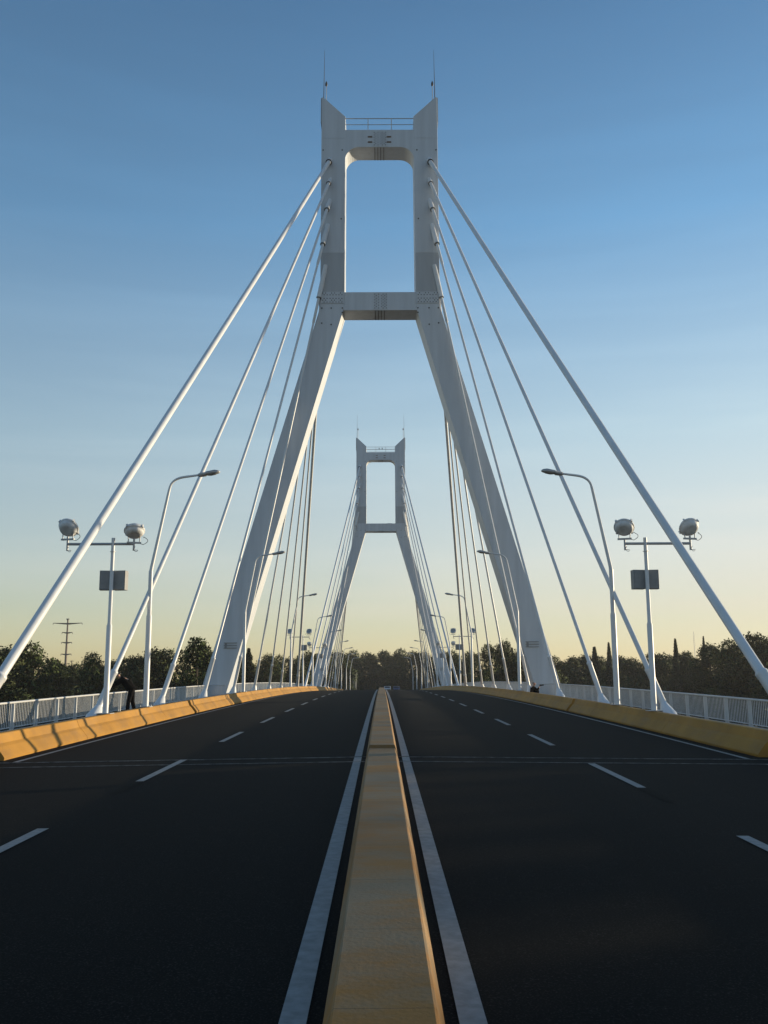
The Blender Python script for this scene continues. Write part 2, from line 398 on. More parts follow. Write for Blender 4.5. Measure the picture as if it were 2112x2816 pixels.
# ------------------------------------------------------------------ railings
def railing(sgn, y0, y1, label, end_near=None, end_far=None):
    X = sgn * 10.9
    t = empty("guard_railing", (X, y0, zd(10.9, y0) + 0.13), label, 'railing', 'white bar railings along the walkways')
    ox, oy, oz = X, y0, zd(10.9, y0) + 0.13
    def P(x, y, z): return (x - ox, y - oy, z - oz)
    H = 0.94
    path = []
    if end_near: path.append((sgn * end_near, y0))
    path += [(X, y) for y in yrange(y0, y1, 4)]
    if end_far: path.append((sgn * end_far, y1))
    tr = MB(); tr.tube([P(x, y, zd(10.9, y) + H) for x, y in path], 0.032, 8); tr.build("top_rail", M_rail, t)
    br = MB(); br.tube([P(x, y, zd(10.9, y) + 0.22) for x, y in path], 0.02, 6); br.build("bottom_rail", M_rail, t)
    # bars
    bars = MB(); posts = []
    def seg(xa, ya, xb, yb, first, st):
        Ln = math.hypot(xb - xa, yb - ya); n = int(Ln / 0.128); d = ((xb - xa) / Ln, (yb - ya) / Ln)
        for i in range(1, n):
            x = xa + d[0] * i * 0.128; y = ya + d[1] * i * 0.128; zz = zd(10.9, y)
            px, py = d[0] * 0.008, d[1] * 0.008; qx, qy = -d[1] * 0.009, d[0] * 0.009
            vs = []
            for z in (zz + 0.22, zz + H): vs += [P(x - px - qx, y - py - qy, z), P(x + px - qx, y + py - qy, z), P(x + px + qx, y + py + qy, z), P(x - px + qx, y - py + qy, z)]
            bars.add(vs, [(0, 1, 5, 4), (1, 2, 6, 5), (2, 3, 7, 6), (3, 0, 4, 7)])
        yy = first
        while yy < yb - 0.3 and abs(xb - xa) < 0.1:
            if yy > ya + 0.3: posts.append((xa, yy))
            yy += st
    if end_near: seg(sgn * end_near, y0, X, y0, 0, 9); posts.append((X, y0))
    seg(X, y0, X, y1, 28.55 - 1.93 * 20, 1.93)
    if end_far: seg(X, y1, sgn * end_far, y1, 0, 9); posts.append((X, y1))
    bars.build("infill_bars", M_rail, t)
    # each post: a plate web with a flat cap, its own object sharing one mesh
    pm = MB(); pm.box(-0.055, 0.055, -0.035, 0.035, 0, H - 0.13 - 0.03); pm.box(-0.09, 0.09, -0.07, 0.07, 0, 0.015)
    me = pm.mesh("post", M_rail)
    for x, y in posts[:100]:
        o = link(bpy.data.objects.new("post", me), t); o.location = P(x, y, zd(10.9, y) + 0.13)
for sgn, side in ((-1, 'left'), (1, 'right')):
    railing(sgn, 21.5, T1 - 0.35, 'white bar railing along the %s walkway, from the photo edge to the near tower' % side, end_far=9.75)
    railing(sgn, T1 + 2.5, T2 - 0.35, 'white bar railing along the %s walkway, between the two towers' % side, 9.75, 9.75)
    railing(sgn, T2 + 2.5, 205, 'white bar railing along the %s walkway, beyond the far tower' % side, 9.75)

# ------------------------------------------------------------------ towers
SL = 0.2865
def tower(Y, which, detail):
    t = empty("bridge_tower", (0, Y, zc(Y)), '', 'bridge tower', 'white cable stay towers')
    t['label'] = ('%s white steel A-shaped bridge tower with two crossbeams' % ('near, large' if which == 'near' else 'distant, small looking')) + (', birds on its top railing' if which == 'far' else '')
    dz = (zc(Y) - zc(T1)); z0 = zc(T1)                         # heights measured at the near tower
    def P(x, z): return (x, z - z0)
    D = 2.1
    for sgn in (-1, 1):
        pol = [(-4.05, 41.55), (-4.05, 42.35), (-3.97, 42.45), (-2.38, 40.92), (-2.40, 27.0), (-2.49, 26.54), (-2.49 - SL * 36.5, -9.96), (-4.05 - SL * 36.8, -9.96), (-4.05, 26.8)]
        pol = pol[::-1]
        if sgn > 0: pol = [(-x, z) for x, z in pol][::-1]
        mb = MB(); mb.prism([P(x, z) for x, z in pol], 0, D)
        leg = bevel(mb.build("leg", M_white, t), 0.03, 2)
        # cap plate on the outer top corner and seam bands
        mb = MB(); x0, x1 = sorted((sgn * 4.04, sgn * 4.12)); mb.box(x0, x1, 0.1, D - 0.1, 40.55 - z0, 42.42 - z0)
        mb.build("cap_plate", M_galv, leg)
        for zz in (39.27, 30.75):
            mb = MB(); x0, x1 = sorted((sgn * 2.385, sgn * 4.065)); mb.box(x0, x1, -0.012, 0.0, zz - 0.015 - z0, zz + 0.015 - z0); mb.build("weld_seam", M_white, leg)
        for zz in (20.3, 12.4, 5.2):
            xi = 2.49 + SL * (26.54 - zz); xo = 4.05 + SL * (26.8 - zz)
            mb = MB(); x0, x1 = sorted((sgn * xi, sgn * xo)); mb.box(x0, x1, -0.005, -0.001, zz - 0.01 - z0, zz + 0.01 - z0)
            mb.build("weld_seam", M_white, leg)
        # bolted splice plate
        mb = MB(); x0, x1 = sorted((sgn * 2.47, sgn * 4.0)); mb.box(x0, x1, -0.035, -0.001, 27.05 - z0, 27.87 - z0)
        x0, x1 = sorted((sgn * 4.052, sgn * 4.14)); mb.box(x0, x1, 0.15, D - .15, 27.0 - z0, 27.75 - z0)
        x0, x1 = sorted((sgn * 2.392, sgn * 2.30)); mb.box(x0, x1, 0.15, D - .15, 27.0 - z0, 27.75 - z0)
        if detail:
            for r in range(6):
                for c in range(14):
                    if r in (3,) or c in (3, 9): continue
                    cx = sgn * (2.58 + c * 0.10); cz = 27.14 + r * 0.128 - z0
                    if (r + c) % 2: continue
                    mb.tube([(cx, -0.062, cz), (cx, -0.034, cz)], 0.034, 6, mi=1)
        mb.build("splice_plate", [M_white, M_bolt], t)
        # bolt heads on the joint plates
        mb = MB()
        for (x, z) in ((2.55, 26.72), (3.3, 26.72), (3.93, 26.72), (2.55, 26.35 - .9 + .95), (3.3, 25.55), (3.93, 25.65), (3.93, 38.35), (2.6, 38.35), (3.93, 33.2), (2.65, 33.2)):
            mb.tube([(sgn * x, -0.03, z - z0), (sgn * x, 0.0, z - z0)], 0.05, 8)
        mb.build("bolt_heads", M_bolt, leg)
        mb = MB(); x0, x1 = sorted((sgn * 2.43, sgn * 4.02)); mb.box(x0, x1, -0.006, -0.001, 27.88 - z0, 30.70 - z0); mb.build("darker_band", M_white2, leg)  # thin band on the leg front, slightly darker than the rest
        # ventilation slots low on the leg
        mb = MB()
        for i in range(3):
            cx = sgn * 9.55; mb.box(cx - 0.42, cx + 0.42, -0.05, -0.002, 4.0 - z0 + i * 0.16, 4.045 - z0 + i * 0.16)
        cx2 = sgn * 9.55 - 0.3 ; mb.box(cx2 - 0.07, cx2 + 0.07, -0.04, -0.002, 4.05 - z0, 4.31 - z0)
        mb.build("vent", M_box, t)
        # rods on top
        mb = MB(); mb.tube([(sgn * 3.96, 0.7, 42.2 - z0), (sgn * 3.94, 0.7, 44.2 - z0), (sgn * 3.92, 0.7, 46.6 - z0)], [0.036, 0.022, 0.009], 6)
        mb.build("lightning_rod", M_dark, t)
        mb = MB(); mb.tube([(sgn * 3.80, 1.0, 42.0 - z0), (sgn * 3.80, 1.0, 44.0 - z0)], 0.025, 6)
        mb.tube([(sgn * 3.80, 1.0, 43.95 - z0), (sgn * 3.80, 1.0, 44.0 - z0), (sgn * 3.80, 1.0, 44.15 - z0), (sgn * 3.80, 1.0, 44.35 - z0)], [0.04, 0.085, 0.085, 0.02], 8, mi=1)
        mb.build("beacon", [M_galv, M_dark], t)
    # crossbeams, butted between the legs
    R = 0.98; a, b = 2.398, 38.58
    pol = [(-a, 39.9), (-a, b - R)]
    for i in range(9):
        th = PI - (PI / 2) * i / 8
        pol.append((-a + R + R * math.cos(th), b - R + R * math.sin(th)))
    pol2 = [(-x, z) for x, z in pol][::-1]
    pol = pol + pol2[:-0 or None]
    pol = [p for i, p in enumerate(pol) if i == 0 or (abs(p[0] - pol[i - 1][0]) + abs(p[1] - pol[i - 1][1])) > 1e-4]
    mb = MB(); mb.prism([P(x, z) for x, z in pol], 0.004, 1.72)
    tb = bevel(mb.build("upper_crossbeam", M_white, t), 0.012, 1)
    mb = MB(); mb.prism([P(x, z) for x, z in [(-2.488, 26.56), (2.488, 26.56), (2.402, 27.0), (2.402, 27.86), (-2.402, 27.86), (-2.402, 27.0)]], 0.004, D - 0.3)
    lb = bevel(mb.build("lower_crossbeam", M_white, t), 0.012, 1)
    # bolt groups at mid span, with lifting slots on the upper beam and seams on the soffit
    for (beam, zlo, zhi, up) in ((tb, 38.68, 39.72, 1), (lb, 26.66, 27.75, 0)):
        mb = MB(); mb.box(-0.48, 0.48, -0.012, 0.003, zlo - 0.02 - z0, zhi + 0.02 - z0)
        if detail:
            n = 11
            for r in range(n):
                for c, cx in enumerate((-0.36, -0.26, -0.10, 0.10, 0.20, 0.32, 0.42)):
                    if (r + c) % 2: continue
                    cz = zlo + 0.05 + (zhi - zlo - 0.1) * r / (n - 1) - z0
                    mb.tube([(cx, -0.036, cz), (cx, -0.011, cz)], 0.032, 6, mi=1)
        if up:
            for sx in (-1, 1):
                for zz in (39.35, 38.95): mb.box(min(sx * 0.5, sx * 0.82), max(sx * 0.5, sx * 0.82), -0.03, 0.003, zz - 0.045 - z0, zz + 0.045 - z0, 2)
        mb.build("splice_plate", [M_white, M_bolt, M_rust], beam)
        mb = MB(); zz = (38.58 if up else 26.56) - z0
        for cx in (-0.33, -0.12, 0.08, 0.30): mb.box(cx - 0.018, cx + 0.018, 0.05, D - 0.4, zz - 0.025, zz - 0.001)
        mb.build("soffit_rib", M_bolt, beam)
    # small box on the lower crossbeam
    mb = MB(); mb.box(1.05, 1.75, 0.2, 0.9, 27.861 - z0, 27.93 - z0); mb.build("hatch", M_white, lb)
    # handrails between the horns
    for yy in (0.12, 1.6):
        mb = MB()
        mb.tube([(-2.39, yy, 40.83 - z0), (2.39, yy, 40.83 - z0)], 0.032, 6); mb.tube([(-2.39, yy, 40.36 - z0), (2.39, yy, 40.36 - z0)], 0.026, 6)
        for cx in (-0.80, 0.84): mb.tube([(cx, yy, 39.9 - z0), (cx, yy, 40.83 - z0)], 0.028, 6)
        mb.build("top_handrail", M_rail, t)
    return t
M_rust = mat("rusty_slot", (0.10, 0.06, 0.045), 0.8)
tower(T1, 'near', True)
tower(T2, 'far', False)

# ------------------------------------------------------------------ stay cables
TOPS = [(3.46, 37.55), (3.44, 36.05), (3.48, 34.4), (3.62, 32.5), (3.74, 29.5)]
XB = 9.15
ORD = ['outermost', 'second outermost', 'middle', 'second innermost', 'innermost']
def stay(sgn, T, i, front):
    base_y = [T - 39.75, T - 29.95, T - 21.0, T - 11.4, T - 1.6][i] if front else [T + 43.9, T + 35.3, T + 26.6, T + 17.4, T + 8.2][i]
    tx, tz = TOPS[i]; tz += zc(T) - zc(T1)
    yface = T if front else T + 2.1
    B = Vector((sgn * XB, base_y, zd(XB, base_y) + 0.12)); E = Vector((sgn * tx, yface, tz))
    d = (E - B).normalized(); Ln = (E - B).length
    # cable meets the face at E; drop target slightly inside the leg
    where = 'near' if T == T1 else 'far'
    side = 'left' if sgn < 0 else 'right'
    lab = ('%s%s white stay cable on the %s tower\'s %s leg, on its %s side' %
           ('thick ' if i == 0 else '', ORD[i], where, side, 'camera' if front else 'far'))
    t = empty("stay_cable", B, lab, 'stay cable', 'white stay cables of the bridge')
    r = 0.122 if i == 0 else (0.086, 0.078, 0.072, 0.070)[i - 1] if front else 0.066
    def at(s): return d * s
    mb = MB(); s0 = (2.4, 2.2, 2.3, 2.5, 2.6)[i]
    pts = []
    nseg = 14
    for k in range(nseg + 1):
        u = k / nseg; s = s0 + (Ln - 0.25 - s0) * u
        p = at(s); sag = -0.10 * (Ln / 60) ** 2 * 4 * u * (1 - u)
        pts.append(p + Vector((0, 0, sag)))
    mb.tube(pts, r, 14); mb.build("cable", M_pipe, t)
    # lower guide pipe with collar
    rs = r + 0.026
    mb = MB(); mb.tube([at(0.35), at(s0 - 0.06), at(s0 - 0.05), at(s0 + 0.04), at(s0 + 0.05)], [rs, rs, rs + 0.012, rs + 0.012, r + 0.005], 14)
    mb.build("guide_pipe", M_pipe, t)
    # flared foot
    mb = MB(); mb.tube([at(-0.25), at(0.32), at(0.36), at(0.75)], [rs + 0.17, rs + 0.15, rs + 0.13, rs + 0.008], 16)
    mb.build("foot_flare", M_pipe, t)
    # socket on the tower face
    su = [0.45, 0.55, 0.9, 1.5, 2.1][i]
    rr = [0.20, 0.16, 0.17, 0.17, 0.16][i]
    mb = MB(); mb.tube([at(Ln - su), at(Ln + 0.3)], rr, 14)
    mb.tube([at(Ln - su - 0.05), at(Ln - su - 0.001)], [rr + 0.02, rr + 0.02], 14, mi=1)
    mb.build("tower_socket", [M_pipe, M_dark if i == 0 else M_box], t)
    mb = MB(); mb.tube([at(Ln - su - 1.9), at(Ln - su - 1.85), at(Ln - su - 0.06)], [r, r + 0.025, r + 0.025], 14)
    mb.build("cable_sleeve", M_pipe, t)
for T in (T1, T2):
    for sgn in (-1, 1):
        for i in range(5):
            stay(sgn, T, i, True); stay(sgn, T, i, False)

# ------------------------------------------------------------------ street lamps
def street_lamp():
    t = empty("street_lamp", (0, 0, 0), 'x', 'street lamp', 'street lamps along the bridge')
    # local: origin on the deck surface below the pole, +x points away from the road
    mb = MB(); mb.box(0.155, 0.23, -0.20, 0.20, 0.1, 0.560); bevel(mb.build("bracket", M_conc, t), 0.02)
    mb = MB(); mb.box(-0.21, 0.23, -0.24, 0.24, 0.561, 0.585)
    for a in (-1, 1):
        for b in (-1, 1): mb.tube([(a * .16, b * .18, .585), (a * .16, b * .18, .63)], .018, 6)
    mb.build("base_plate", M_galv, t)
    mb = MB(); mb.tube([(0, 0, .586), (0, 0, 3.9), (0, 0, 4.0), (0, 0, 5.62)], [0.105, 0.105, 0.082, 0.082], 14)
    mb.build("pole", M_pipe, t)
    pts = [(0, 0, 5.58), (-0.02, 0, 5.75)]; rad = [0.075, 0.07]
    pts.append((-0.58, 0, 8.75)); rad.append(0.055)
    c = Vector((-1.15, 0, 8.62))
    for k in range(8):
        u = k / 7; a = Vector((-0.62, 0, 8.92)); b = Vector((-0.72, 0, 9.22)); e = Vector((-1.15, 0, 9.28))
        p = a * (1 - u) ** 2 + b * 2 * u * (1 - u) + e * u * u
        pts.append(p); rad.append(0.048)
    pts.append((-1.75, 0, 9.36)); rad.append(0.042)
    mb = MB(); mb.tube(pts, rad, 12); mb.build("arm", M_pipe, t)
    # luminaire: gear housing, hood and glass
    a = math.radians(8); ax = Vector((-math.cos(a), 0, math.sin(a))); az = Vector((math.sin(a), 0, math.cos(a)))
    o = Vector((-1.68, 0, 9.355))
    def ring(s, wy, zt, zb, n=14):
        return [o + ax * s + Vector((0, wy * math.cos(th), 0)) + az * ((zt if math.sin(th) > 0 else zb) * math.sin(th)) for th in [2 * PI * k / n for k in range(n)]]
    rings = [ring(0, .05, .05, .05), ring(.06, .10, .07, .09), ring(.30, .12, .08, .10), ring(.33, .15, .10, .06), ring(.65, .16, .12, .07), ring(.80, .11, .08, .05), ring(.86, .03, .02, .02)]
    n = 14; vs = [v for r in rings for v in r]; fs = [(i * n + k, i * n + (k + 1) % n, (i + 1) * n + (k + 1) % n, (i + 1) * n + k) for i in range(len(rings) - 1) for k in range(n)]
    fs += [tuple(range(n))[::-1], tuple(range((len(rings) - 1) * n, len(rings) * n))]
    mb = MB(); mb.add(vs, fs, 0, True); hd = mb.build("lamp_head", M_galv, t)
    rings = [ring(.36, .12, .0, .075), ring(.50, .13, .0, .10), ring(.68, .11, .0, .085), ring(.74, .05, .0, .06)]
    vs = [v for r in rings for v in r]; fs = [(i * n + k, i * n + (k + 1) % n, (i + 1) * n + (k + 1) % n, (i + 1) * n + k) for i in range(len(rings) - 1) for k in range(n)]
    mb = MB(); mb.add(vs, fs, 0, True); mb.build("lamp_glass", M_glass, hd)
    return t
proto = street_lamp()
LY = [34.2, 58.2, 88.3, 116.2, 144.3, 174, 200, 227.5, 255]
LN = ['nearest', 'second', 'third', 'fourth', 'fifth', 'sixth', 'seventh', 'eighth', 'farthest']
LD = ['beside the floodlight mast', 'standing in front of the near tower leg', 'between the two towers', 'short of the far tower', 'at the far tower leg',
      'seen through the far cables', 'near the crest', 'on the approach beyond the crest', 'on the approach in front of the trees']
first = True
for i, y in enumerate(LY):
    for sgn, side in ((-1, 'left'), (1, 'right')):
        o = proto if first else copy_tree(proto); first = False
        X = 8.36
        o.scale = (0.955, 0.955, 0.955)
        o.location = (sgn * X, y, zd(X, y)); o.rotation_euler = (0, 0, 0 if sgn > 0 else PI)
        o['label'] = '%s white street lamp on the %s, %s' % (LN[i], side, LD[i])

# ------------------------------------------------------------------ floodlight masts
def flood_head(t, x, z, tilt, turn, facing):
    """bowl floodlight on a stub; facing +1 looks along +y"""
    ctr = Vector((x, 0, z)); el = math.radians(tilt)
    ax = Vector((math.sin(math.radians(turn)) * math.cos(el), facing * math.cos(el) * math.cos(math.radians(turn)), math.sin(el))).normalized()
    c = ctr + Vector((0, 0, 0.02))
    mb = MB()
    prof = [(-0.155, 0.17), (-0.14, 0.245), (-0.06, 0.30), (-0.005, 0.31), (0.0, 0.34), (0.055, 0.34), (0.06, 0.31), (0.12, 0.295), (0.125, 0.27)]
    mb.tube([c + ax * s for s, r in prof], [r for s, r in prof], 24)
    sd = ax.cross(Vector((0, 0, 1))).normalized(); up = sd.cross(ax)
    for k in range(4):
        th = PI / 4 + k * PI / 2; q = sd * math.cos(th) + up * math.sin(th)
        mb.obox(c + q * 0.345 + ax * 0.05, q * 0.03, ax * 0.05, q.cross(ax) * 0.03)
    h = mb.build("flood_head", M_lamp, t)
    mb = MB(); mb.tube([c + ax * 0.127, c + ax * 0.132], 0.255, 24); mb.build("front_glass", M_glass, h)
    # yoke
    mb = MB(); zb = z - 0.36
    lo = Vector((x, 0, zb))
    for q in (-1, 1):
        mb.tube([c + sd * q * 0.19 + Vector((0, 0, -0.12)), lo + sd * q * 0.18 + Vector((0, 0, 0.06)), lo + sd * q * 0.18], 0.018, 6)
    mb.obox(lo, sd * 0.23, sd.cross(Vector((0, 0, 1))) * 0.035, Vector((0, 0, 0.028)))
    mb.build("yoke", M_galv, h)
    mb = MB(); loop = [c - ax * 0.1 + sd * 0.30 + Vector((0, 0, -.12))]
    for k in range(9):
        th = PI * k / 8; loop.append(Vector((x, 0, z)) + sd * (0.30 + 0.14 * math.sin(th)) + Vector((0, 0, -0.15 - 0.26 * k / 8)))
    loop.append(lo + sd * 0.1); mb.tube(loop, 0.010, 5); mb.build("cable_loop", M_dark, h)
def flood_mast(label, loc, mirror, facing, tilts):
    t = empty("floodlight_mast", loc, label, 'floodlight mast', 'twin floodlight masts')
    s = mirror; t.scale = (0.95, 0.95, 0.95)
    x0, x1 = sorted((s * 0.155, s * 0.23)); mb = MB(); mb.box(x0, x1, -0.20, 0.20, 0.1, 0.560); bevel(mb.build("bracket", M_conc, t), 0.02)
    mb = MB(); mb.box(-0.22, 0.22, -0.24, 0.24, 0.565, 0.585); mb.build("base_plate", M_galv, t)
    mb = MB(); mb.tube([(0, 0, .586), (0, 0, 3.35), (0, 0, 3.42), (0, 0, 6.22)], [0.09, 0.09, 0.065, 0.06], 14)
    mb.tube([(0, 0, 5.76), (0, 0, 5.77)], 0.10, 10); mb.build("pole", M_pipe, t)
    xo, xi = s * 1.50, -s * 0.68; zb = 6.02
    mb = MB(); mb.tube([(xo, 0, zb), (-s * 0.0, 0, zb + 0.0), (xi, 0, zb)], 0.045, 10)
    for x, ht in ((xo, 0.25), (xi, 0.18)):
        mb.tube([(x, 0, zb - 0.22), (x, 0, zb + ht)], 0.035, 8)
        mb.tube([(x + 0.02 * s, -0.03, zb - 0.2)] + [(x + 0.09 + 0.07 * math.sin(2 * PI * k / 12), -0.03, zb - 0.17 + 0.09 * math.cos(2 * PI * k / 12)) for k in range(4, 12)], 0.010, 5)
    mb.build("crossbar", M_galv, t)
    flood_head(t, xo, zb + 0.52 if facing > 0 else zb + 0.6, tilts[0], tilts[1], facing)
    flood_head(t, xi, zb + (0.40 if s < 0 else 0.52) if facing > 0 else zb + 0.6, tilts[2], tilts[3], facing)
    # control boxes either side of the pole, set behind it
    for j, (a, b, rot) in enumerate(((-0.44, -0.03, 8), (0.02, 0.44, -8))):
        mb = MB(); mb.box(-(b - a) / 2, (b - a) / 2, -0.13, 0.13, -0.32, 0.32)
        o = bevel(mb.build("control_box", M_box, t), 0.012); o.location = ((a + b) / 2, 0.24, 4.84); o.rotation_euler = (0, 0, math.radians(rot if s < 0 else rot))
        mb = MB(); mb.box(-(b - a) / 2 + .03, (b - a) / 2 - .03, -0.142, -0.131, -0.29, 0.29); mb.build("door_panel", M_box, o)
for sgn, side in ((-1, 'left'), (1, 'right')):
    flood_mast('tall mast with twin round floodlights and grey box, nearest on the %s' % side, (sgn * 8.36, 29.25 if sgn < 0 else 29.6, zd(8.36, 29.5)), sgn, 1, (42, 12 * -sgn, (64 if sgn < 0 else 46), -16 * -sgn))
    flood_mast('small looking twin floodlight mast on the %s, midway between the towers' % side, (sgn * 8.36, 102, zd(8.36, 102)), sgn, -1, (30, 10, 30, -10))
    flood_mast('smallest looking twin floodlight mast on the %s, close to the far tower' % side, (sgn * 8.36, 129.6, zd(8.36, 129.6)), sgn, 1, (30, 10, 30, -10))

# ------------------------------------------------------------------ people
def skin_mesh(name, verts, edges, rads, material, parent, sub=2, root=0):
    me = bpy.data.meshes.new(name); me.from_pydata(verts, edges, []); o = bpy.data.objects.new(name + "_tmp", me); COL.objects.link(o)
    md = o.modifiers.new("skin", 'SKIN'); md.use_smooth_shade = True
    for i, r in enumerate(rads):
        sv = me.skin_vertices[0].data[i]; rr = r if hasattr(r, '__len__') else (r, r); sv.radius = rr; sv.use_root = (i == root)
    s = o.modifiers.new("sub", 'SUBSURF'); s.levels = sub; s.render_levels = sub
    dg = bpy.context.evaluated_depsgraph_get(); dg.update()
    m2 = bpy.data.meshes.new_from_object(o.evaluated_get(dg)); m2.name = name
    m2.materials.clear(); m2.materials.append(material)
    for p in m2.polygons: p.use_smooth = True
    bpy.data.objects.remove(o, do_unlink=True)
    r = bpy.data.objects.new(name, m2); return link(r, parent)
def person(label, loc, J, shirt_len, rz=0, pants=True):
    """J: joints dict in local metres"""
    t = empty("person", loc, label, 'person', None, rz)
    names = list(J.keys()); V = [J[n] for n in names]; ix = {n: i for i, n in enumerate(names)}
    rd = dict(pelvis=.14, waist=.12, chest=.145, neck0=.07, neck=.05, jaw=.065, head=.088, crown=.07, brow=.08, nose=.018)
    def rad(n):
        if n in rd: return rd[n]
        for k, v in (('shoulder', .065), ('elbow', .043), ('wrist', .028), ('palm', .034), ('hip', .095), ('knee', .062), ('ankle', .042), ('toe', .035), ('heel', .038), ('finger', .010), ('tip', .008), ('thumb', .011), ('ear', .02)):
            if n.startswith(k): return v
        return .05
    E = [('pelvis', 'waist'), ('waist', 'chest'), ('chest', 'neck0'), ('neck0', 'neck'), ('neck', 'jaw'), ('jaw', 'head'), ('head', 'crown'), ('head', 'nose')]
    for s in 'LR':
        E += [('head', 'ear' + s), ('chest', 'shoulder' + s), ('shoulder' + s, 'elbow' + s), ('elbow' + s, 'wrist' + s), ('wrist' + s, 'palm' + s),
              ('pelvis', 'hip' + s), ('hip' + s, 'knee' + s), ('knee' + s, 'ankle' + s), ('ankle' + s, 'toe' + s)]
        for k in range(4):
            if 'finger%d%s' % (k, s) in ix: E += [('palm' + s, 'finger%d%s' % (k, s)), ('finger%d%s' % (k, s), 'tip%d%s' % (k, s))]
        if 'thumb' + s in ix: E += [('wrist' + s, 'thumb' + s)]
    E = [e for e in E if e[0] in ix and e[1] in ix]
    skin_mesh("body", V, [(ix[a], ix[b]) for a, b in E], [rad(n) for n in names], M_skin, t, 2, ix['pelvis'])
    def sub(nm, keep, edges, add, material, root, cut=None):
        kk = [n for n in keep if n in ix]; kx = {n: i for i, n in enumerate(kk)}
        skin_mesh(nm, [J[n] for n in kk], [(kx[a], kx[b]) for a, b in edges if a in kx and b in kx], [rad(n) + add + (0.045 if nm == 'shirt' and n in ('pelvis', 'waist', 'chest', 'neck0') else 0.015 if n.startswith('shoulder') or n in ('pelvis', 'waist') else 0) for n in kk], material, t, 2, kx[root])
    sub("shirt", ['pelvis', 'waist', 'chest', 'neck0', 'shoulderL', 'shoulderR', 'elbowL', 'elbowR', 'wristL', 'wristR'], E, 0.032, M_black, 'waist')
    sub("trousers", ['waist', 'pelvis', 'hipL', 'hipR', 'kneeL', 'kneeR', 'ankleL', 'ankleR'], E, 0.026, M_navy, 'pelvis')
    for s in 'LR':
        a = Vector(J['ankle' + s]); b = Vector(J['toe' + s])
        skin_mesh("shoe", [tuple(a - (b - a) * 0.25 + Vector((0, 0, -0.03))), tuple((a + b) / 2 + Vector((0, 0, -0.01))), tuple(b + (b - a) * 0.15)], [(0, 1), (1, 2)], [.045, .048, .038], M_shoe, t, 1)
    h = Vector(J['head']); c = Vector(J['crown']); j = Vector(J['jaw']); nn = Vector(J['nose'])
    back = (h - nn).normalized()
    skin_mesh("hair", [tuple(h + back * 0.05 - (c - h) * 0.4), tuple(h + back * 0.035 + (c - h) * 0.2), tuple(c + back * 0.01 + (c - h) * 0.12)], [(0, 1), (1, 2)], [.062, .088, .072], M_hair, t, 2)
    return t
def hand(J, s, palm, wrist, side):
    p = Vector(palm); wv = Vector(wrist); d = (p - wv).normalized(); sd = Vector(side).normalized()
    for k in range(4):
        q = p + sd * (0.021 * (1.5 - k)) + d * 0.03; Lk = (0.045, 0.052, 0.048, 0.038)[k]
        J['finger%d%s' % (k, s)] = tuple(q + d * Lk * 0.8); J['tip%d%s' % (k, s)] = tuple(q + d * Lk * 1.3 + Vector((0, 0, -0.03)))
    J['thumb' + s] = tuple(p + sd * 0.055 + d * 0.01 + Vector((0, 0, -0.01)))
# man bending over the left railing: local x towards the river is negative
J = dict(pelvis=(0.02, 0, 0.98), waist=(-0.03, 0, 1.13), chest=(-0.24, 0, 1.34), neck0=(-0.39, 0, 1.40), neck=(-0.44, 0, 1.43), jaw=(-0.50, 0, 1.465), head=(-0.515, 0, 1.54), crown=(-0.50, 0, 1.61), nose=(-0.62, 0, 1.50),
         earL=(-0.51, -.09, 1.53), earR=(-0.51, .09, 1.53),
         shoulderL=(-0.34, -.19, 1.34), shoulderR=(-0.34, .19, 1.34), elbowL=(-0.62, -.24, 1.16), elbowR=(-0.62, .24, 1.16),
         wristL=(-0.86, -.15, 1.02), wristR=(-0.86, .15, 1.02), palmL=(-0.95, -.13, 0.99), palmR=(-0.95, .13, 0.99),
         hipL=(0.03, -.10, .92), hipR=(0.03, .10, .92), kneeL=(-0.06, -.13, .50), kneeR=(0.06, .13, .49), ankleL=(-0.09, -.14, .09), ankleR=(0.16, .14, .09),
         toeL=(-0.26, -.16, .035), toeR=(0.0, .17, .035))
hand(J, 'L', J['palmL'], J['wristL'], (0, 1, 0)); hand(J, 'R', J['palmR'], J['wristR'], (0, -1, 0))
person('person in black bending forward over the left white railing, arms reaching down', (-9.84, 37.8, zd(9.9, 37.8) + .125), J, 0, math.radians(6))
# person crouching behind the right barrier, looking right through a camera
J = dict(pelvis=(-0.05, 0, 0.24), waist=(-0.04, 0, 0.38), chest=(0.02, 0, 0.58), neck0=(0.05, 0, 0.68), neck=(0.06, 0, 0.72), jaw=(0.085, 0, 0.765), head=(0.07, 0, 0.84), crown=(0.055, 0, 0.90), nose=(0.18, 0, 0.80),
         earL=(0.06, -.09, .83), earR=(0.06, .09, .83),
         shoulderL=(0.02, -.18, .60), shoulderR=(0.04, .18, .60), elbowL=(0.22, -.24, .40), elbowR=(0.26, .22, .44),
         wristL=(0.34, -.10, .60), wristR=(0.36, .10, .62), palmL=(0.40, -.05, .67), palmR=(0.42, .05, .68),
         hipL=(-0.02, -.10, .22), hipR=(-0.02, .10, .22), kneeL=(0.32, -.18, .50), kneeR=(0.34, .18, .40), ankleL=(0.14, -.16, .09), ankleR=(0.18, .16, .09),
         toeL=(0.30, -.18, .035), toeR=(0.34, .18, .035))
hand(J, 'L', J['palmL'], J['wristL'], (0, 1, 0)); hand(J, 'R', J['palmR'], J['wristR'], (0, -1, 0))
person('dark haired person in black crouching behind the right barrier at the tower leg', (9.24, 58.6, zd(9.3, 58.6) + .125), J, 0, math.radians(-8))
cmr = empty("photo_camera", (9.68, 58.5, zd(9.3, 58.6) + .86), 'small black camera held up by the crouching person', 'camera')
mb = MB(); mb.box(-0.05, 0.05, -0.07, 0.07, -0.045, 0.045); bevel(mb.build("camera_body", M_dark, cmr), .008)
